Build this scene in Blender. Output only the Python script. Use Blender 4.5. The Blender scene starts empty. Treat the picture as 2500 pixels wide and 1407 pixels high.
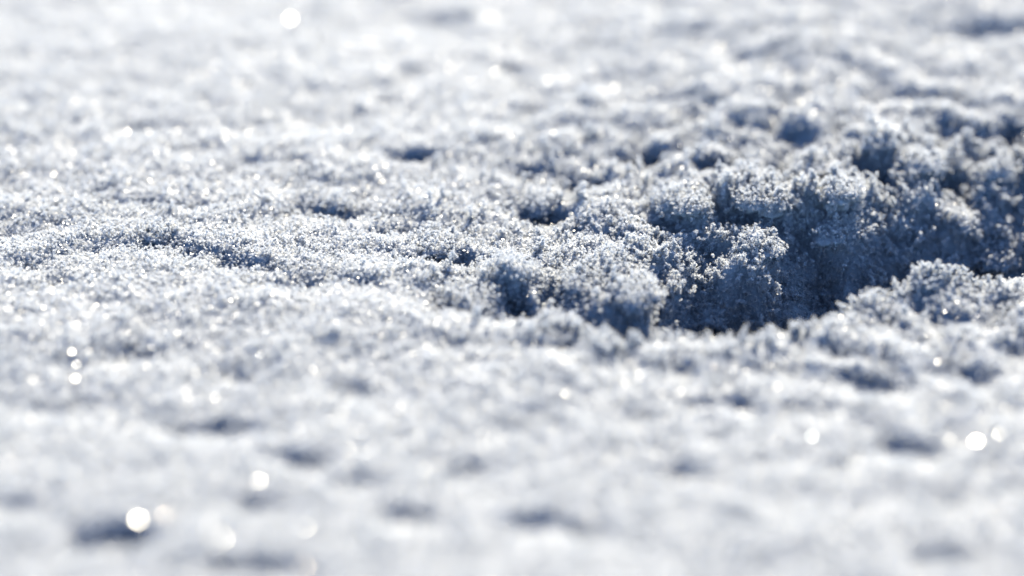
import bpy, math
import numpy as np
from mathutils import Vector

# ------------------------------------------------------------------ camera
R = math.radians
scene = bpy.context.scene
COL = scene.collection
H_CAM, PITCH, LENS = 0.347, 26.0, 100.0
cam_d = bpy.data.cameras.new('camera')
cam_d.lens = LENS
cam_d.sensor_width = 36.0
cam_d.clip_start = 0.02
cam_d.clip_end = 500.0
cam_d.dof.use_dof = True
cam_d.dof.focus_distance = 0.815
cam_d.dof.aperture_fstop = 3.0
cam = bpy.data.objects.new('camera', cam_d)
cam.location = (0, 0, H_CAM)
cam.rotation_euler = (R(90 - PITCH), 0, 0)
COL.objects.link(cam)
scene.camera = cam

# ------------------------------------------------------------------ sky, sun, exposure
SUN_EL, SUN_AZ = 29.0, 14.0            # azimuth clockwise from +Y (behind the snow, a little to the right)
world = bpy.data.worlds.new('World')
scene.world = world
world.use_nodes = True
wn = world.node_tree
wn.nodes.clear()
sky = wn.nodes.new('ShaderNodeTexSky')
sky.sky_type = 'NISHITA'
sky.sun_disc = False
sky.sun_elevation = R(SUN_EL)
sky.sun_rotation = R(SUN_AZ)
sky.altitude = 2600
sky.dust_density = 0.15
sky.ozone_density = 4.5
bg = wn.nodes.new('ShaderNodeBackground')
bg.inputs['Strength'].default_value = 0.10
wo = wn.nodes.new('ShaderNodeOutputWorld')
wn.links.new(sky.outputs[0], bg.inputs[0])
wn.links.new(bg.outputs[0], wo.inputs[0])
sun_d = bpy.data.lights.new('sun', 'SUN')
sun_d.energy = 5.0
sun_d.angle = R(0.5)
sun_d.color = (1.0, 0.895, 0.69)
sun = bpy.data.objects.new('sun', sun_d)
sdir = Vector((math.sin(R(SUN_AZ)) * math.cos(R(SUN_EL)), math.cos(R(SUN_AZ)) * math.cos(R(SUN_EL)), math.sin(R(SUN_EL))))
sun.rotation_euler = sdir.to_track_quat('Z', 'Y').to_euler()
sun.location = sdir * 3
COL.objects.link(sun)
scene.view_settings.view_transform = 'Standard'
scene.view_settings.look = 'None'
scene.view_settings.exposure = 1.37
scene.view_settings.gamma = 1.0
scene.view_settings.use_curve_mapping = False
cy = scene.cycles
cy.use_denoising = True
cy.max_bounces = 4
cy.diffuse_bounces = 0
cy.glossy_bounces = 2
cy.transmission_bounces = 3
cy.sample_clamp_indirect = 4.0
cy.sample_clamp_direct = 0.0
cy.transparent_max_bounces = 10
cy.caustics_reflective = False
cy.caustics_refractive = False

rng = np.random.default_rng(11)
MM = 0.001
FPX = 2500 * LENS / 36.0

def at(px, py, z=0.0):
    """pixel of the photograph -> point on the level z"""
    a = R(PITCH)
    u, v = (px - 1250) / FPX, (py - 703.5) / FPX
    dy = math.cos(a) - v * math.sin(a)
    dz = -math.sin(a) - v * math.cos(a)
    t = (z - H_CAM) / dz
    return np.array([u * t, dy * t, z])

def to_px(p):
    a = R(PITCH)
    x, y, z = p[..., 0], p[..., 1], p[..., 2] - H_CAM
    d = y * math.cos(a) - z * math.sin(a)
    v = -(z * math.cos(a) + y * math.sin(a)) / d
    return 1250 + FPX * x / d, 703.5 + FPX * v, d

# ------------------------------------------------------------------ noise
def _hash(ix, iy, seed):
    h = (ix.astype(np.int64) * 374761393 + iy.astype(np.int64) * 668265263 + seed * 1274126177) & 0xFFFFFFFF
    h = ((h ^ (h >> 13)) * 1103515245) & 0xFFFFFFFF
    h = ((h ^ (h >> 16)) * 2246822519) & 0xFFFFFFFF
    return ((h ^ (h >> 15)) & 0xFFFFFF) / float(0xFFFFFF)

def perlin(x, y, seed):
    ix, iy = np.floor(x), np.floor(y)
    fx, fy = x - ix, y - iy
    sx, sy = fx * fx * fx * (fx * (fx * 6 - 15) + 10), fy * fy * fy * (fy * (fy * 6 - 15) + 10)
    def g(ax, ay):
        t = _hash(ix + ax, iy + ay, seed) * 2 * np.pi
        return np.cos(t) * (fx - ax) + np.sin(t) * (fy - ay)
    a, b, c, d = g(0, 0), g(1, 0), g(0, 1), g(1, 1)
    return ((a * (1 - sx) + b * sx) * (1 - sy) + (c * (1 - sx) + d * sx) * sy) * 1.5

def domes(x, y, seed, keep=1.0):
    """rounded lumps packed like cauliflower, 0..1, with creases between"""
    ix, iy = np.floor(x), np.floor(y)
    best = np.zeros_like(x)
    for ax in (-1, 0, 1):
        for ay in (-1, 0, 1):
            cx, cyy = ix + ax, iy + ay
            px = cx + 0.1 + 0.8 * _hash(cx, cyy, seed)
            py = cyy + 0.1 + 0.8 * _hash(cx, cyy, seed + 1)
            rr = 0.45 + 0.5 * _hash(cx, cyy, seed + 2)
            hh = 0.45 + 0.55 * _hash(cx, cyy, seed + 3)
            on = _hash(cx, cyy, seed + 4) < keep
            q = 1 - ((x - px) ** 2 + (y - py) ** 2) / rr ** 2
            best = np.maximum(best, np.where(on & (q > 0), hh * np.sqrt(np.maximum(q, 0)), 0))
    return best

def sstep(a, b, t):
    t = np.clip((t - a) / (b - a), 0, 1)
    return t * t * (3 - 2 * t)

# ------------------------------------------------------------------ relief of the snow
# hollows: x, y, half width, half height in photograph pixels, depth in mm
PITS = [
    (1080, 60, 55, 26, 5), (2420, 85, 105, 40, 7), (1265, 180, 32, 24, 4), (950, 250, 28, 20, 3), (1305, 285, 45, 36, 6),
    (370, 320, 62, 18, 4), (1480, 325, 45, 22, 4), (1000, 410, 60, 26, 5), (885, 380, 42, 22, 4), (2260, 258, 80, 34, 7),
    (1960, 338, 48, 30, 6), (1560, 412, 64, 30, 6), (1290, 440, 40, 24, 4), (1430, 472, 50, 24, 5), (1340, 540, 60, 28, 5),
    (745, 520, 42, 34, 6), (850, 530, 60, 30, 6), (950, 570, 60, 22, 4), (385, 605, 70, 28, 6), (560, 650, 45, 26, 5),
    (60, 655, 40, 22, 4), (130, 700, 46, 30, 4), (1105, 660, 72, 40, 7), (1262, 765, 34, 60, 8), (1340, 720, 40, 34, 4),
    (1745, 450, 50, 34, 7), (1905, 450, 46, 46, 8), (1640, 570, 44, 30, 5), (1790, 585, 60, 24, 5),
    (1490, 815, 80, 30, 3), (1380, 855, 26, 24, 4), (1610, 815, 46, 26, 4), (2010, 470, 34, 40, 6), (760, 690, 70, 24, 3), (900, 705, 60, 22, 3), (470, 625, 60, 22, 4), (990, 640, 60, 24, 4),
    (2150, 470, 40, 26, 5), (2330, 470, 40, 30, 6), (2480, 370, 30, 60, 8), (650, 660, 50, 22, 4), (700, 700, 40, 20, 4),
    (1640, 910, 60, 24, 3), (1750, 1000, 70, 26, 3), (2150, 960, 66, 40, 5), (2380, 930, 60, 34, 4), (2030, 880, 50, 26, 3),
    (290, 1330, 76, 34, 10), (540, 1060, 95, 34, 4.5), (740, 1140, 54, 26, 5), (1140, 1160, 44, 20, 3), (1300, 1290, 70, 24, 3),
    (1000, 1270, 60, 22, 4), (1660, 1160, 60, 22, 3), (2300, 1370, 80, 24, 4), (60, 1250, 60, 22, 3), (330, 870, 60, 30, 4),
    (550, 920, 50, 30, 4), (850, 960, 60, 30, 2), (2230, 1110, 60, 22, 3), (1430, 1310, 40, 18, 3), (120, 1010, 50, 20, 2),
    (620, 1240, 60, 20, 3), (870, 1190, 50, 18, 2), (30, 460, 30, 22, 3), (620, 700, 30, 16, 3), (1220, 310, 30, 20, 3),
    (2330, 1220, 60, 18, 2), (600, 1390, 90, 20, 4),
]

TX = [900, 1150, 1300, 1480, 1600, 1720, 1850, 1980, 2100, 2300, 2500, 2900]      # the trough: pixel column
TP = [690, 735, 755, 775, 755, 735, 728, 700, 640, 606, 590, 575]              # pixel row of its floor, on the level
TD = [0, 3, 4, 5, 9, 23, 27, 24, 22, 22, 22, 22]                                # depth in mm,
TW = [6, 7, 7, 8, 10, 15, 18, 17, 15, 16, 17, 17]                              # half width in mm

TY = [at(1250, p)[1] for p in TP]

def broad(X, Y):
    """the broad shape: a bank rising on the right, a trough before it"""
    near = (Y > 0.3) & (Y < 2.2) & (np.abs(X) < 0.9)
    flat = np.stack([X, Y, np.zeros_like(X)], -1)
    px, py, _ = to_px(np.where(near[..., None], flat, np.array([0, 0.8, 0.0])))
    wob = 5 * MM * perlin(X / 0.022, Y / 0.05, 15)
    h = 3.0 * MM * perlin(X / 0.30 + 3.1, Y / 0.34 + 1.7, 5) * near
    ty, td, tw = np.interp(px, TX, TY), np.interp(px, TX, TD) * MM, np.interp(px, TX, TW) * MM
    t = Y - ty + wob
    led = sstep(1500, 1700, px) * near
    t2 = t + led * 6 * MM * perlin(X / 0.016, Y / 0.03, 16)
    far_side = np.interp(t2, [0.0, 0.010, 0.030, 0.062], [1.0, 0.96, 0.34, 0.0])
    rx = sstep(1250, 2150, px)
    fall = 1 - 0.6 * sstep(1.3, 2.2, Y)
    e = -td * np.where(t2 > 0, (1 - led) * np.exp(-np.abs(t2 / (1.45 * tw)) ** 3) + led * far_side, np.exp(-np.abs(t2 / tw) ** 3))
    e += rx * fall * MM * (7 * np.clip((t2 - 0.020) / 0.042, 0, 1) + 12 * sstep(0.056, 0.21, t2))
    # a stepped face under the broad clump: floor, ledge, steep face, crown
    m = sstep(1580, 1700, px) * (1 - sstep(2040, 2180, px)) * near
    low = np.interp(t2, [0.0, 0.008, 0.016], [1.0, 0.95, 0.0])
    step = -td * low + MM * np.interp(t2, [0.008, 0.016, 0.029, 0.043, 0.080, 0.21], [0, -8, -6, 2, 7, 16]) * fall
    m2 = sstep(2040, 2180, px) * near
    step2 = -td * low + MM * np.interp(t2, [0.008, 0.016, 0.022, 0.033, 0.080, 0.21], [0, -5, -3, 4, 10, 18]) * fall
    fade = 0.12 * (1 - sstep(0.050, 0.125, t2))
    e = np.where(t2 > 0, e + fade * (m * (step - e) + 0.5 * m2 * (step2 - e)), e)
    h += near * e
    h += near * 1.5 * MM * rx * np.exp(-((t + 0.024) / 0.012) ** 2)
    return h, near, px, py, t, tw, led

def relief(X, Y):
    h, near, px, py, t, tw, led = broad(X, Y)
    right = sstep(900, 1900, px)
    band = np.exp(-((Y - 0.742) / 0.085) ** 2)
    rough = 0.35 + 0.78 * band * (0.02 + 1.05 * right)
    rough += -0.30 * sstep(1500, 2400, px) * sstep(0.79, 0.85, Y) - 0.16 * (1 - sstep(300, 1100, px)) * sstep(0.81, 0.91, Y)
    rough *= 1 - 0.55 * led * np.exp(-((t - 0.002) / 0.014) ** 2)
    rough -= 0.19 * (1 - sstep(0.61, 0.68, Y))
    rough *= 1 - 0.35 * led * sstep(0.010, 0.024, -t)
    rough = np.where(near, rough, 0.5)
    wx = X + 4 * MM * perlin(X / 0.020, Y / 0.020, 21) + 2.2 * MM * perlin(X / 0.0075, Y / 0.0075, 23)
    wy = Y + 4 * MM * perlin(X / 0.020 + 9, Y / 0.020, 22) + 2.2 * MM * perlin(X / 0.0075, Y / 0.0075 + 5, 24)
    wx, wy = 0.94 * wx - 0.34 * wy, 0.34 * wx + 0.94 * wy
    vary = 0.75 + 0.5 * perlin(X / 0.045, Y / 0.045, 25)
    h += rough * (3.0 + 0.5 * led) * MM * perlin(wx / 0.060, wy / 0.060, 31)
    h += rough * (3.0 + 0.5 * led) * MM * perlin(wx / 0.030, wy / 0.034, 32)
    h += rough * (4.5 - 1.5 * led) * MM * vary * (domes(wx / 0.027, wy / 0.027, 41, 0.7) - 0.4)
    h += rough * (2.4 + 2.2 * led) * MM * perlin(wx / 0.013, wy / 0.015, 33)
    h += rough * (3.0 + 2.0 * led) * MM * vary * (domes(wx / 0.0105 + 0.3, wy / 0.0115, 51, 0.7) - 0.4)
    h += rough * 1.2 * MM * perlin(wx / 0.006, wy / 0.006, 34)
    h += (0.3 + 0.7 * rough) * (0.5 + 0.5 * right) * 2.1 * MM * (domes(wx / 0.0052, wy / 0.0052, 61, 0.8) - 0.4)
    frag = np.exp(0.9 * perlin(X / 0.009, Y / 0.009, 91) + 0.4 * perlin(X / 0.004, Y / 0.004, 92))      # ragged outlines
    for cx, cyy, wx_, wy_, dep in PITS:
        if cyy > 820:                           # broad faint dips in the foreground
            wx_, wy_, dep = wx_ * 1.3, wy_ * 1.9, dep * 0.5
        elif cx < 1000 or cyy < 350:
            wx_, wy_, dep = wx_ * 1.3, wy_ * 1.15, dep * (0.38 if cyy > 350 else 0.4)
        g = ground(cx, cyy - 5 * dep)
        sl = math.hypot(g[1], H_CAM - g[2])
        rx_ = wx_ / FPX * sl
        ry_ = max(wy_ / FPX * sl / ((H_CAM - g[2]) / sl) * 0.45, 5 * MM)
        d2 = ((X - g[0]) / rx_) ** 2 + ((Y - g[1]) / ry_) ** 2
        h -= 1.25 * dep * MM * np.exp(-(d2 * frag) ** 1.5)
    return h

def ground(px, py):
    """where the sight line of a pixel meets the broad shape"""
    z = 0.0
    for _ in range(8):
        g = at(px, py, z)
        z = 0.5 * z + 0.5 * float(broad(np.array([g[0]]), np.array([g[1]]))[0][0])
    return at(px, py, z)

def axis(lo, hi, step, out, grow):
    core = np.arange(lo, hi + step * 0.5, step)
    def tail():
        p, s, t = 0.0, step, []
        while p < out:
            s *= grow
            p += s
            t.append(p)
        return np.array(t)
    t = tail()
    return np.concatenate([lo - t[::-1], core, hi + t])

xs = axis(-0.235, 0.235, 0.95 * MM, 80, 1.12)
ys = axis(0.52, 1.00, 0.95 * MM, 120, 1.12)
GX, GY = np.meshgrid(xs, ys)
GZ = relief(GX, GY)
ny, nx = GX.shape
V = np.stack([GX, GY, GZ], -1).reshape(-1, 3)
idx = np.arange(ny * nx).reshape(ny, nx)
F = np.stack([idx[:-1, :-1], idx[:-1, 1:], idx[1:, 1:], idx[1:, :-1]], -1).reshape(-1, 4)

# ------------------------------------------------------------------ materials
def new_mat(name):
    m = bpy.data.materials.new(name)
    m.use_nodes = True
    m.node_tree.nodes.clear()
    return m, m.node_tree

def mat_bed():
    m, t = new_mat('packed_snow')
    N = t.nodes.new
    out, p = N('ShaderNodeOutputMaterial'), N('ShaderNodeBsdfPrincipled')
    tc, n1 = N('ShaderNodeTexCoord'), N('ShaderNodeTexNoise')
    n1.inputs['Scale'].default_value = 900
    n1.inputs['Detail'].default_value = 3
    b = N('ShaderNodeBump')
    b.inputs['Strength'].default_value = 0.8
    b.inputs['Distance'].default_value = 0.0006
    p.inputs['Base Color'].default_value = (0.48, 0.50, 0.53, 1)
    p.inputs['Roughness'].default_value = 0.7
    p.inputs['IOR'].default_value = 1.31; p.inputs['Subsurface Weight'].default_value=1.0; p.inputs['Subsurface Radius'].default_value=(.001,.001,.001); p.inputs['Subsurface Scale'].default_value=4.0;p.inputs['Subsurface Anisotropy'].default_value=0.7
    t.links.new(tc.outputs['Object'], n1.inputs['Vector'])
    t.links.new(n1.outputs[0], b.inputs['Height'])
    t.links.new(b.outputs[0], p.inputs['Normal'])
    t.links.new(p.outputs[0], out.inputs[0])
    return m

def mat_grain(name, rough, trans, clear, film=0.0):
    """thin clear-white ice: light falls through it as well as off it"""
    m, t = new_mat(name)
    N, L = t.nodes.new, t.links.new
    out, p, tl, tp = N('ShaderNodeOutputMaterial'), N('ShaderNodeBsdfPrincipled'), N('ShaderNodeBsdfTranslucent'), N('ShaderNodeBsdfTransparent')
    m1, m2 = N('ShaderNodeMixShader'), N('ShaderNodeMixShader')
    p.inputs['Base Color'].default_value = (0.95, 0.965, 0.985, 1)
    p.inputs['Roughness'].default_value = rough
    p.inputs['IOR'].default_value = 1.31
    if film:
        p.inputs['Thin Film Thickness'].default_value = film
        p.inputs['Thin Film IOR'].default_value = 1.7
    tl.inputs['Color'].default_value = (0.95, 0.965, 0.985, 1)
    tp.inputs['Color'].default_value = (0.95, 0.97, 1.0, 1)
    m1.inputs[0].default_value, m2.inputs[0].default_value = trans, clear
    L(p.outputs[0], m1.inputs[1]); L(tl.outputs[0], m1.inputs[2])
    L(m1.outputs[0], m2.inputs[1]); L(tp.outputs[0], m2.inputs[2])
    L(m2.outputs[0], out.inputs[0])
    return m

M_BED = mat_bed()
M_GRAIN = mat_grain('snow_grain', 0.40, 0.60, 0.58)

# ------------------------------------------------------------------ helpers
def mesh_np(name, v, f, mat, smooth=False):
    me = bpy.data.meshes.new(name)
    me.vertices.add(len(v))
    me.vertices.foreach_set('co', np.ascontiguousarray(v, np.float32).ravel())
    if len(f):
        k = f.shape[1]
        me.loops.add(f.size)
        me.loops.foreach_set('vertex_index', np.ascontiguousarray(f, np.int32).ravel())
        me.polygons.add(len(f))
        me.polygons.foreach_set('loop_start', np.arange(0, f.size, k, dtype=np.int32))
        me.polygons.foreach_set('use_smooth', np.full(len(f), smooth, bool))
    me.update(calc_edges=True)
    me.validate()
    if mat:
        me.materials.append(mat)
    return me

def link(name, me, parent=None, **props):
    o = bpy.data.objects.new(name, me)
    COL.objects.link(o)
    if parent:
        o.parent = parent
    for k, v in props.items():
        o[k] = v
    return o

def plate(r):
    """a thin six-sided ice plate, slightly dished, 6 faces"""
    a = np.arange(6) * np.pi / 3
    rad = 1 + r.uniform(-.2, .2, 6)
    v = np.stack([np.cos(a) * rad, np.sin(a) * rad, r.uniform(-.18, .18, 6)], -1)
    v = np.concatenate([v, [[0, 0, r.uniform(-.2, .2)]]])
    return v, np.array([(i, (i + 1) % 6, 6) for i in range(6)])

def rand_rot(r):
    q = r.normal(size=4)
    w, x, y, z = q / np.linalg.norm(q)
    return np.array([[1 - 2 * (y * y + z * z), 2 * (x * y - z * w), 2 * (x * z + y * w)],
                     [2 * (x * y + z * w), 1 - 2 * (x * x + z * z), 2 * (y * z - x * w)],
                     [2 * (x * z - y * w), 2 * (y * z + x * w), 1 - 2 * (x * x + y * y)]])

def cluster(seed, n, stretch):
    """grains frozen together into a small branching aggregate"""
    r = np.random.default_rng(seed)
    pos, rad = [np.zeros(3)], [0.24]
    for i in range(n - 1):
        j = r.integers(max(0, len(pos) - 4), len(pos)) if r.random() < stretch else r.integers(0, len(pos))
        d = r.normal(size=3) + np.array([0, 0, 1.2 * stretch])
        d /= np.linalg.norm(d)
        q = r.uniform(0.13, 0.29)
        pos.append(pos[j] + d * (q + rad[j]) * 0.85)
        rad.append(q)
    VV, FF, o = [], [], 0
    for p, q in zip(pos, rad):
        for _ in range(2):                      # two plates grown through each other
            v, f = plate(r)
            VV.append((v * q * 1.1) @ rand_rot(r).T + p)
            FF.append(f + o)
            o += len(v)
    return np.concatenate(VV) * MM, np.concatenate(FF)

SRC = []
for k in range(8):
    v, f = cluster(100 + k, [26, 32, 22, 28, 18, 20, 13, 11][k], [0, 0, 0, .3, .5, .8, 1, 1][k])
    SRC.append(bpy.data.objects.new('grain_cluster', mesh_np('grain_cluster', v, f, M_GRAIN)))

def grain_nodes():
    g = bpy.data.node_groups.new('grains', 'GeometryNodeTree')
    g.interface.new_socket('Geometry', in_out='INPUT', socket_type='NodeSocketGeometry')
    g.interface.new_socket('Geometry', in_out='OUTPUT', socket_type='NodeSocketGeometry')
    N, L = g.nodes.new, g.links.new
    gi, go = N('NodeGroupInput'), N('NodeGroupOutput')
    g2i = N('GeometryNodeGeometryToInstance')
    for s in SRC:
        oi = N('GeometryNodeObjectInfo')
        oi.inputs['Object'].default_value = s
        L(oi.outputs['Geometry'], g2i.inputs[0])
    iop = N('GeometryNodeInstanceOnPoints')
    iop.inputs['Pick Instance'].default_value = True
    def attr(nm, tp):
        a = N('GeometryNodeInputNamedAttribute')
        a.data_type = tp
        a.inputs['Name'].default_value = nm
        return a.outputs['Attribute']
    L(gi.outputs[0], iop.inputs['Points'])
    L(g2i.outputs[0], iop.inputs['Instance'])
    L(attr('pick', 'INT'), iop.inputs['Instance Index'])
    L(attr('rot', 'FLOAT_VECTOR'), iop.inputs['Rotation'])
    L(attr('scl', 'FLOAT'), iop.inputs['Scale'])
    L(iop.outputs[0], go.inputs[0])
    return g

GRAINS = grain_nodes()

def scatter(name, P, NRM, rot_free, scl, pick, parent=None, **props):
    me = mesh_np(name, P, np.zeros((0, 4), int), None)
    n = len(P)
    # tilt to the surface normal (euler that takes +Z to the normal), random where rot_free
    th = np.arccos(np.clip(NRM[:, 2], -1, 1))
    ph = np.arctan2(NRM[:, 1], NRM[:, 0])
    rot = np.stack([np.zeros(n), th, ph], -1)
    rot[:, 0] = rng.normal(0, 0.35, n)
    rot[rot_free] = rng.uniform(0, 2 * np.pi, (int(rot_free.sum()), 3))
    a = me.attributes.new('rot', 'FLOAT_VECTOR', 'POINT'); a.data.foreach_set('vector', rot.astype(np.float32).ravel())
    a = me.attributes.new('scl', 'FLOAT', 'POINT'); a.data.foreach_set('value', scl.astype(np.float32))
    a = me.attributes.new('pick', 'INT', 'POINT'); a.data.foreach_set('value', pick.astype(np.int32))
    me.materials.append(M_GRAIN)
    o = link(name, me, parent, **props)
    o.modifiers.new('grains', 'NODES').node_group = GRAINS
    return o


# ------------------------------------------------------------------ the setting
link('snow_ground', mesh_np('snow_ground', V, F, M_BED, True), kind='structure', label='blue-white field of loose powder snow with lit humps and shaded hollows')

def hz(x, y):
    """height of the ground mesh"""
    i = np.clip(np.searchsorted(xs, x) - 1, 0, nx - 2)
    j = np.clip(np.searchsorted(ys, y) - 1, 0, ny - 2)
    u, v = (x - xs[i]) / (xs[i + 1] - xs[i]), (y - ys[j]) / (ys[j + 1] - ys[j])
    return GZ[j, i] * (1 - u) * (1 - v) + GZ[j, i + 1] * u * (1 - v) + GZ[j + 1, i + 1] * u * v + GZ[j + 1, i] * (1 - u) * v

def sight(px, py, lift=0.0):
    """first point of the ground on a pixel's line of sight"""
    g0, g1 = at(px, py, 0.05), at(px, py, -0.06)
    t = np.linspace(0, 1, 3000)[:, None]
    q = g0 * (1 - t) + g1 * t
    under = q[:, 2] < hz(q[:, 0], q[:, 1]) + lift
    return q[int(np.argmax(under))]

# ------------------------------------------------------------------ clumps of snow
def ico(sub):
    import bmesh
    bm = bmesh.new()
    bmesh.ops.create_icosphere(bm, subdivisions=sub, radius=1)
    v = np.array([q.co[:] for q in bm.verts])
    f = np.array([[q.index for q in p.verts] for p in bm.faces])
    bm.free()
    return v, f
ICO_V, ICO_F = ico(5)

def clump_shape(seed, w, d, h):
    """a knobbly lump: rounded knobs on knobs, w x d x h in metres, centred on its middle"""
    r = np.random.default_rng(seed)
    v = ICO_V.copy()
    rad = np.full(len(v), 0.62)
    for cnt, lo, hi, amp in ((9, 0.45, 0.8, 0.34), (38, 0.2, 0.36, 0.15), (150, 0.09, 0.17, 0.065)):
        c = r.normal(size=(cnt, 3))
        c /= np.linalg.norm(c, axis=1)[:, None]
        e = r.uniform(lo, hi, cnt)
        hh = r.uniform(0.5, 1, cnt)
        dist = np.linalg.norm(v[:, None, :] - c[None], axis=2)
        rad += amp * (hh * np.sqrt(np.maximum(1 - (dist / e) ** 2, 0))).max(1)
    v = v * rad[:, None]
    # wider foot
    v[:, :2] *= 1 + 0.25 * np.clip(-v[:, 2:3], 0, 1)
    return v * np.array([w, d, h]) / 2

CLUMPS = [
    # x, y, width, height in pixels of the photograph, label
    (1850, 490, 180, 60, 'broad bright clump crowning the bank right above the dark hollow'),
    (1430, 700, 120, 56, 'frosty clump midway between the narrow shaded slit and the dark hollow'),
    (1550, 745, 120, 56, 'round clump at the left rim of the dark hollow, beside its deepest shade'),
    (1250, 680, 110, 90, 'pale clump standing right above the narrow shaded slit'),
    (1140, 735, 180, 80, 'wide clump bordering the narrow shaded slit on its left'),
    (1490, 650, 120, 60, 'clump behind the one midway between the slit and the dark hollow'),
    (1690, 640, 70, 32, 'small lit clump inside the dark hollow near its left end'),
    (1870, 640, 90, 30, 'lit clump in the middle of the dark hollow, below the broad bright clump'),
    (2030, 630, 90, 34, 'lit clump in the dark hollow, right of its middle'),
    (2190, 560, 80, 50, 'small clump in the deep shade between hollow and upper bank, right side'),
    (2430, 665, 110, 34, 'blurred clump on the near bank at the right edge of the picture'),
    (2270, 690, 90, 30, 'blurred clump on the near bank, left of the one at the right edge'),
    (1930, 785, 60, 30, 'small dim clump at the foot of the hollow, against its near bank'),
    (1740, 790, 90, 46, 'blurred clump on the near bank below the left end of the hollow'),
    (2060, 500, 120, 60, 'clump on the upper bank, right of the broad bright clump'),
    (1650, 510, 110, 60, 'clump on the slope up and left of the broad bright clump'),
    (1050, 600, 130, 46, 'low clump above the shaded patch left of the narrow slit'),
    (390, 575, 100, 34, 'low clump behind the small shaded pit at the far left'),
    (1330, 510, 110, 44, 'low clump in front of a grey dip, in the middle of the picture'),
    (2440, 420, 90, 80, 'tall clump on the bank at the right edge, above the shade'),
    (2240, 420, 150, 70, 'wide lit clump high on the upper bank, right side'),
    (2140, 740, 80, 34, 'blurred clump where the near bank bends upward, right of the foot of the hollow'),
    (820, 500, 80, 34, 'small crumbly clump at the shaded pit left of the middle'),
    (1360, 790, 80, 46, 'small blurred clump just right of the lower end of the narrow slit'),
    (1470, 850, 80, 46, 'small blurred clump in front of the hollow, lowest of all the clumps'),
    (1690, 545, 80, 36, 'clump on the slope below and left of the broad bright clump'),
    (2350, 560, 70, 50, 'small clump in the deep shade, rightmost one in the hollow'),
]

def add_clump(i, px, py, wpx, hpx, label):
    g = sight(px, py + 0.30 * hpx)
    sl = math.hypot(g[1], H_CAM - g[2])
    w, h = wpx / FPX * sl, hpx / FPX * sl
    hh = max(0.55 * h, h - 0.18 * w) * 1.25
    v = clump_shape(500 + i, w, 1.15 * w, hh)
    yb = g[1] + 0.30 * w
    base = np.array([g[0], yb, max(hz(g[0], yb), g[2])])
    v[:, 2] = np.where(v[:, 2] < 0, v[:, 2] * 2.2, v[:, 2]) - 0.05 * hh
    me = mesh_np('snow_clump', v, ICO_F, M_BED, True)
    o = link('snow_clump', me, category='snow clump', group='snow clumps around the shaded hollows', label=label)
    o.location = base
    A, B, C = v[ICO_F[:, 0]], v[ICO_F[:, 1]], v[ICO_F[:, 2]]
    nr = np.cross(B - A, C - A)
    ar = np.linalg.norm(nr, axis=1) / 2
    nr /= 2 * ar[:, None]
    wt = ar * (nr[:, 2] > -0.55) * (((A + B + C)[:, 2] / 3) > -0.45 * hh)
    n = int(min(3200, 2.8e6 * wt.sum()))
    f = rng.choice(len(ICO_F), n, p=wt / wt.sum())
    u, q = rng.random((n, 1)), rng.random((n, 1))
    sw = (u + q) > 1
    u, q = np.where(sw, 1 - u, u), np.where(sw, 1 - q, q)
    P, NR = A[f] + u * (B[f] - A[f]) + q * (C[f] - A[f]), nr[f]
    fz = rng.random(n) < 0.42
    off = rng.uniform(-0.4, 0.6, n) * MM
    off[fz] = rng.uniform(0.6, 2.8, int(fz.sum())) * MM
    pk = rng.integers(0, 5, n)
    pk[fz] = rng.integers(4, 8, int(fz.sum()))
    scatter('frost_grains', P + NR * off[:, None], NR, ~fz, rng.uniform(0.4, 0.85, n), pk, parent=o, kind='stuff')

for i, c in enumerate(CLUMPS):
    add_clump(i, *c)

# ------------------------------------------------------------------ loose grains over the ground
def surface_samples(n):
    A, B, C, D = V[F[:, 0]], V[F[:, 1]], V[F[:, 2]], V[F[:, 3]]
    nr = np.cross(C - A, D - B)
    area = np.linalg.norm(nr, axis=1)
    nr /= area[:, None]
    ctr = (A + C) / 2
    x, y = ctr[:, 0], ctr[:, 1]
    px, py, d = to_px(np.where((y > 0.3)[:, None], ctr, np.array([0, 0.8, 0])))
    w = np.where((y > 0.52) & (y < 1.01), 1.0, 0.0)
    inside = (px > -120) & (px < 2620)
    w *= np.where(inside, 1.0, np.where((px > -700) & (px < 3200) & (np.abs(x) < 0.24), 0.3, 0))
    w *= 0.85 + 0.45 * np.exp(-((y - 0.745) / 0.075) ** 2)
    w *= area
    f = rng.choice(len(F), n, p=w / w.sum())
    u, v = rng.random((n, 1)), rng.random((n, 1))
    P = A[f] * (1 - u) * (1 - v) + B[f] * u * (1 - v) + C[f] * u * v + D[f] * (1 - u) * v
    return P, nr[f]

n = 400_000
P, NR = surface_samples(n)
off = rng.uniform(-0.3, 0.7, n) * MM
fuzz = rng.random(n) < 0.16
# tufts stand up in patches rather than evenly
patch = perlin(P[:, 0] / 0.012, P[:, 1] / 0.012, 77)
fuzz &= patch > -0.15
off[fuzz] = rng.uniform(0.6, 2.0, int(fuzz.sum())) * MM
P = P + NR * off[:, None]
pick = rng.integers(0, 5, n)
pick[fuzz] = rng.integers(4, 8, int(fuzz.sum()))
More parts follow.
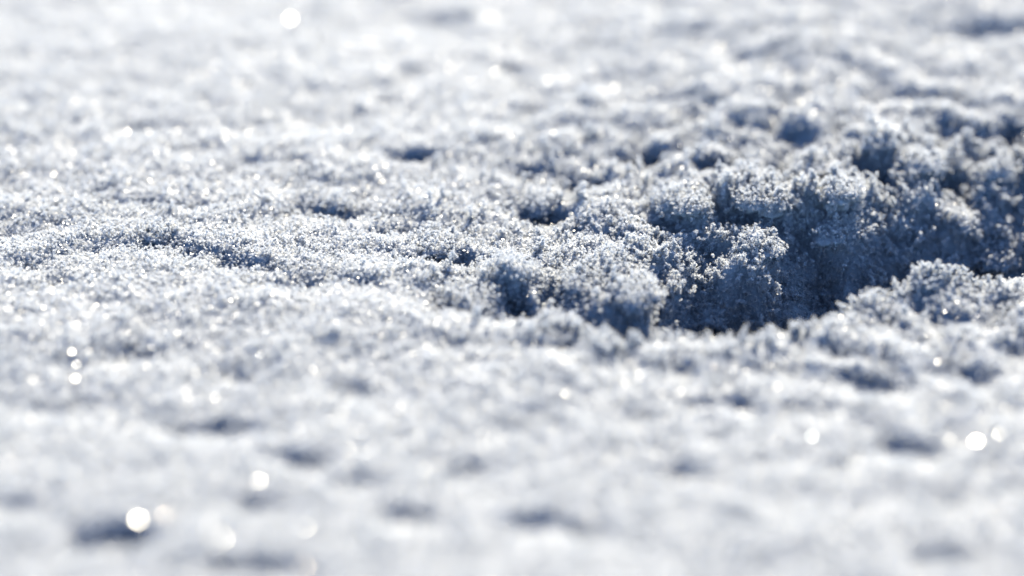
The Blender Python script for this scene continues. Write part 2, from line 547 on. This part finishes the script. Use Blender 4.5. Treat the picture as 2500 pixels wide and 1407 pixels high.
# feathery sprouts: short leaning chains of clusters, thick where the snow is rough
S0, SN = surface_samples(90_000)
spx, spy, _ = to_px(S0)
keep = perlin(S0[:, 0] / 0.007, S0[:, 1] / 0.007, 78) + 0.35 * rng.normal(size=len(S0))
want = 0.80 - 0.90 * sstep(900, 1800, spx) * np.exp(-((spy - 560) / 300) ** 2)
sel = keep > want
S0, SN = S0[sel], SN[sel]
cur = S0.copy()
chain, chain_n = [], []
lean = SN * 0.6 + np.array([0, 0, 0.8]) + rng.normal(0, 0.35, S0.shape)
for k in range(6):
    alive = rng.random(len(cur)) < [1, 0.9, 0.75, 0.5, 0.3, 0.15][k]
    d = lean + rng.normal(0, 0.6, cur.shape)
    d /= np.linalg.norm(d, axis=1)[:, None]
    cur = cur + d * rng.uniform(0.45, 0.75, (len(cur), 1)) * MM
    cur, lean, SN = cur[alive], lean[alive], SN[alive]
    chain.append(cur.copy())
    chain_n.append(SN.copy())
# taller tufts with knobbly heads along the crests, standing into the light before the shade
S0, SN = surface_samples(75_000)
_, _, tpx, tpy, tt, ttw, tled = broad(S0[:, 0], S0[:, 1])
zone = (np.abs(tt + ttw * 1.1) < 0.007) & (tpx > 1280)
zone |= (tpx > 1600) & (tt > 0.008) & (tt < 0.07) & (rng.random(len(S0)) < 0.6)
zone |= (tpx > 1050) & (np.abs(S0[:, 1] - 0.75) < 0.065) & (rng.random(len(S0)) < 0.10)
pat = perlin(S0[:, 0] / 0.006, S0[:, 1] / 0.006, 79)
sel = zone & (pat + 0.3 * rng.normal(size=len(S0)) > 0.25)
cur, SN = S0[sel], SN[sel]
print('tufts', len(cur))
high = rng.uniform(2, 7.9, len(cur)).astype(int)
lean = np.array([0, 0, 1.0]) + 0.4 * SN + rng.normal(0, 0.35, cur.shape)
for k in range(7):
    ok = high > k
    cur, SN, lean, high = cur[ok], SN[ok], lean[ok], high[ok]
    d = lean + rng.normal(0, 0.5, cur.shape)
    d /= np.linalg.norm(d, axis=1)[:, None]
    cur = cur + d * rng.uniform(0.5, 0.8, (len(cur), 1)) * MM
    for q in range(1 + (k >= 1) + (k >= 2)):
        chain.append(cur + rng.normal(0, 0.22 + 0.08 * k, cur.shape) * MM * (q > 0))
        chain_n.append(SN)
C1, CN = np.concatenate(chain), np.concatenate(chain_n)
P, NR = np.concatenate([P, C1]), np.concatenate([NR, CN])
n_low = sum(len(c) for c in chain[:6])
pick = np.concatenate([pick, rng.integers(4, 8, len(C1))])
fuzz = np.concatenate([fuzz, np.zeros(len(C1), bool)])
n = len(P)
print('clusters', n, 'sprouts', len(S0))
scl = np.clip(np.exp(rng.normal(-0.66, 0.34, n)), 0.28, 1.25)
scl[n - len(C1) + n_low:] = rng.uniform(0.5, 1.05, len(C1) - n_low)
scatter('snow_grains', P, NR, ~fuzz, scl, pick, kind='stuff',
        label='loose white snow grains frozen together over the humps and hollows')

# ------------------------------------------------------------------ glinting ice crystals
def mat_ice(name, rough, tint=None):
    m, t = new_mat(name)
    N, L = t.nodes.new, t.links.new
    out, p, tp, m2 = N('ShaderNodeOutputMaterial'), N('ShaderNodeBsdfPrincipled'), N('ShaderNodeBsdfTransparent'), N('ShaderNodeMixShader')
    p.inputs['Base Color'].default_value = (0.80, 0.84, 0.88, 1)
    p.inputs['Roughness'].default_value = rough
    p.inputs['IOR'].default_value = 1.31
    if tint:                                    # colour of dispersed light, painted in as a tint of the highlight
        p.inputs['Specular Tint'].default_value = tint
    m2.inputs[0].default_value = 0.3
    L(p.outputs[0], m2.inputs[1]); L(tp.outputs[0], m2.inputs[2]); L(m2.outputs[0], out.inputs[0])
    return m

M_ICE = mat_ice('clear_ice', 0.20)
M_WARM = mat_ice('amber_glint_ice', 0.20, (1.0, 0.62, 0.30, 1))
M_COOL = mat_ice('blue_glint_ice', 0.20, (0.40, 0.72, 1.0, 1))
M_GLINT = mat_ice('glinting_ice', 0.27)

def frame_from(nrm, spin):
    nrm = nrm / np.linalg.norm(nrm)
    a = np.cross(nrm, [0.3, 0.2, 1.0]); a /= np.linalg.norm(a)
    b = np.cross(nrm, a)
    c, s_ = math.cos(spin), math.sin(spin)
    return np.stack([a * c + b * s_, b * c - a * s_, nrm], 1)

def hex_crystal(r, th, seed):
    """a bevelled six-sided ice plate: two faces, bevel ring above and below the rim"""
    q = np.random.default_rng(seed)
    ang = np.arange(6) * np.pi / 3
    rr = r * (1 + q.uniform(-.12, .12, 6))
    V_ = []
    for k, z in ((0.82, th / 2), (1.0, th * 0.2), (1.0, -th * 0.2), (0.82, -th / 2)):
        V_.append(np.stack([np.cos(ang) * rr * k, np.sin(ang) * rr * k, np.full(6, z)], -1))
    V_ = np.concatenate(V_ + [[[0, 0, th / 2]], [[0, 0, -th / 2]]])
    F_ = []
    for i in range(6):
        j = (i + 1) % 6
        F_.append((i, j, 24)); F_.append((18 + j, 18 + i, 25))
        for k in (0, 6, 12):
            F_.append((k + i, k + 6 + i, k + 6 + j)); F_.append((k + i, k + 6 + j, k + j))
    return V_, np.array(F_)

SD = np.array(sdir)
CAMP = np.array([0, 0, H_CAM])

CRYSTALS = [
    # x, y in the photograph, radius mm, painted glint colour, label
    (708, 50, 1.00, 0, 'big round white glint near the top edge, left of the middle'),
    (497, 180, 0.75, 1, 'lone creamy glint on the smooth upper left snow'),
    (1212, 178, 0.70, 0, 'white glint just left of a small grey dip in the blurred far snow'),
    (1500, 215, 0.60, 0, 'small white glint on the far snow above the middle'),
    (1565, 235, 0.55, 0, 'faint white glint just right of a brighter one on the far snow'),
    (610, 325, 0.60, 0, 'white glint on the far left snow, right of a long grey dip'),
    (310, 322, 0.60, 0, 'white glint at the left end of a long grey dip'),
    (432, 470, 0.62, 0, 'brightest glint at the left side, just behind the sharp band of snow'),
    (862, 462, 0.45, 0, 'small glint right above the shaded pit left of the middle'),
    (2295, 97, 0.70, 0, 'white glint beside the dark dip in the top right corner'),
    (1092, 428, 0.42, 1, 'creamy glint in the far snow left of the picture centre'),
    (175, 862, 0.75, 0, 'upper bright disc of a close trio of glints at the left edge'),
    (187, 893, 0.65, 0, 'middle disc of a close trio of glints at the left edge'),
    (184, 927, 0.65, 0, 'lowest disc of a close trio of glints at the left edge'),
    (523, 972, 0.75, 0, 'round white disc glint alone on the left foreground snow'),
    (340, 1275, 1.15, 0, 'biggest and brightest glint, at the blue dip near the bottom left'),
    (403, 1262, 0.60, 1, 'orange rimmed glint right beside the biggest glint, bottom left'),
    (545, 1318, 0.80, 0, 'pale disc glint right of the blue dip at the bottom left'),
    (632, 1178, 0.80, 0, 'round ringed glint below left of the small shaded dip, lower left'),
    (690, 1145, 0.75, 0, 'crescent shaped glint touching the small shaded dip, lower left'),
    (25, 1135, 0.70, 1, 'orange glint at the far left edge of the foreground'),
    (635, 868, 0.55, 0, 'white glint on the bright drift below the sharp band, left'),
    (527, 857, 0.60, 0, 'disc glint on the bright drift between two fainter ones, left'),
    (372, 850, 0.55, 0, 'faint disc glint over a soft grey dip, left foreground'),
    (740, 1388, 0.85, 1, 'pale ringed glint cut off by the bottom edge, left of the middle'),
    (1138, 1265, 0.80, 0, 'faint ring glint between two grey dips at the bottom middle'),
    (745, 1290, 0.80, 0, 'broad faint disc glint at the bottom, left of the middle'),
    (850, 1100, 0.70, 0, 'faint disc glint on the white foreground left of the middle'),
    (925, 1148, 0.70, 0, 'thin crescent glint on the white foreground left of the middle'),
    (2383, 1082, 1.10, 0, 'largest glint at the lower right, fan shaped and blown out'),
    (2440, 1062, 0.80, 0, 'round disc glint just right of the largest lower right glint'),
    (2082, 1170, 0.75, 0, 'faint disc glint left of the largest lower right glint'),
    (2303, 994, 0.70, 0, 'round glint above left of the largest lower right glint'),
    (2290, 885, 0.55, 0, 'ringed glint over the grey dip at the right, below the hollow'),
    (2262, 820, 0.50, 0, 'ringed glint on the near bank below the right end of the hollow'),
    (1740, 897, 0.55, 1, 'bright warm glint on the near bank, below the dark hollow'),
    (1660, 960, 0.55, 0, 'glint beside the soft grey dip below the dark hollow'),
    (1468, 990, 0.55, 0, 'ringed glint on the smooth snow below the middle clumps'),
    (1382, 963, 0.50, 0, 'small ringed glint at the middle, on smooth white snow'),
    (1373, 880, 0.45, 1, 'yellow glint at the tip of the small shaded notch, middle'),
    (1982, 1068, 0.60, 2, 'blue sliver of a glint on the white lower right foreground'),
    (1590, 735, 0.45, 1, 'orange glint on the clump at the left rim of the dark hollow'),
    (1815, 740, 0.42, 1, 'warm ringed glint inside the dark hollow, above its near bank'),
    (2230, 600, 0.40, 1, 'tiny warm glint deep in the shade at the right side'),
    (2450, 400, 0.50, 0, 'white glint on the lumpy bank close to the right edge'),
    (335, 588, 0.36, 2, 'blue glint in the small shaded pit at the far left'),
]
for i, (px, py, r, film, label) in enumerate(CRYSTALS):  # film only picks the painted glint colour: clear, warm, cool
    g = sight(px, py, 0.9 * MM)
    k = 1.0 if r >= 0.98 else 0.66
    v, f = hex_crystal(r * k * MM, 0.3 * r * MM, 900 + i)
    half = SD + (CAMP - g) / np.linalg.norm(CAMP - g)
    half = half / np.linalg.norm(half) + rng.normal(0, 0.012 if k == 1.0 else 0.026, 3)
    me = mesh_np('ice_crystal', v @ frame_from(half, rng.uniform(0, 6)).T, f, [M_ICE, M_WARM, M_COOL][film])
    o = link('ice_crystal', me, category='ice crystal', group='glinting ice crystals on the snow', label=label)
    o.location = g + np.array([0, 0, 0.35 * r * MM])

# the countless small ones, one object
ng = 18000
G, GN = surface_samples(ng)
VV, FF = [], []
for k in range(ng):
    q = min(0.16 * math.exp(abs(rng.normal(0, 0.45))), 0.42) * 1.0 * MM
    half = SD + (CAMP - G[k]) / np.linalg.norm(CAMP - G[k])
    nn = half / np.linalg.norm(half) + rng.normal(0, 0.09, 3)
    v, f = plate(rng)
    v[:, 2] *= 0.25
    VV.append((v * q) @ frame_from(nn, rng.uniform(0, 6)).T + G[k] + GN[k] * rng.uniform(0.4, 1.6) * MM)
    FF.append(f + 7 * k)
link('ice_glitter', mesh_np('ice_glitter', np.concatenate(VV), np.concatenate(FF), M_GLINT), kind='stuff',
     label='countless tiny glittering ice flakes sprinkled over the snow')

# ------------------------------------------------------------------ frost tufts that reach out of the shade
LS = np.linspace(0.001, 0.14, 140)
def in_sun(p):
    q = p + SD * LS[:, None]
    return not (q[:, 2] < hz(q[:, 0], q[:, 1]) + 0.3 * MM).any()

TUFT_AREAS = [(1640, 2010, 600, 780, 20), (1980, 2490, 500, 650, 24), (1700, 1950, 420, 520, 8), (1380, 1660, 780, 860, 6), (2000, 2480, 640, 720, 8), (1210, 1300, 700, 800, 3)]
for x0, x1, y0, y1, cnt in TUFT_AREAS:
    made = 0
    for _ in range(cnt * 14):
        if made == cnt:
            break
        px, py = rng.uniform(x0, x1), rng.uniform(y0, y1)
        hit = sight(px, py)
        if in_sun(hit + np.array([0, 0, 0.8 * MM])):
            continue
        ray = CAMP - hit
        ray /= np.linalg.norm(ray)
        head = None
        for st in np.arange(0.5, 34, 0.5) * MM:
            p = hit + ray * st
            if p[2] - hz(p[0], p[1]) > 12 * MM:
                break
            if in_sun(p):
                head = p
                break
        if head is None:
            continue
        made += 1
        foot = np.array([head[0] + rng.normal(0, 1) * MM, head[1] + rng.uniform(0, 2) * MM, 0])
        foot[2] = hz(foot[0], foot[1]) - 0.3 * MM
        up = head - foot
        L_ = np.linalg.norm(up)
        pts = [foot + up * t + rng.normal(0, 0.16, 3) * MM for t in np.arange(0, 1, 0.28 * MM / L_)]
        nh = int(rng.integers(14, 46))
        hd = [head]
        for _k in range(nh):
            d = rng.normal(size=3) + np.array([0, 0, 0.35])
            hd.append(hd[rng.integers(0, len(hd))] + d / np.linalg.norm(d) * rng.uniform(0.22, 0.38) * MM)
        VV, FF, o_ = [], [], 0
        for p in pts + hd:
            for _k in range(2):
                v, f = plate(rng)
                VV.append(v @ rand_rot(rng).T * rng.uniform(0.15, 0.30) * MM + p - foot)
                FF.append(f + o_)
                o_ += 7
        o = link('frost_tuft', mesh_np('frost_tuft', np.concatenate(VV), np.concatenate(FF), M_GRAIN), category='frost tuft',
                 group='frost tufts in the shaded hollows', label='tiny sunlit tuft of frost standing out against a dark shaded hollow')
        o.location = foot
    print('frost tufts', made, 'of', cnt)
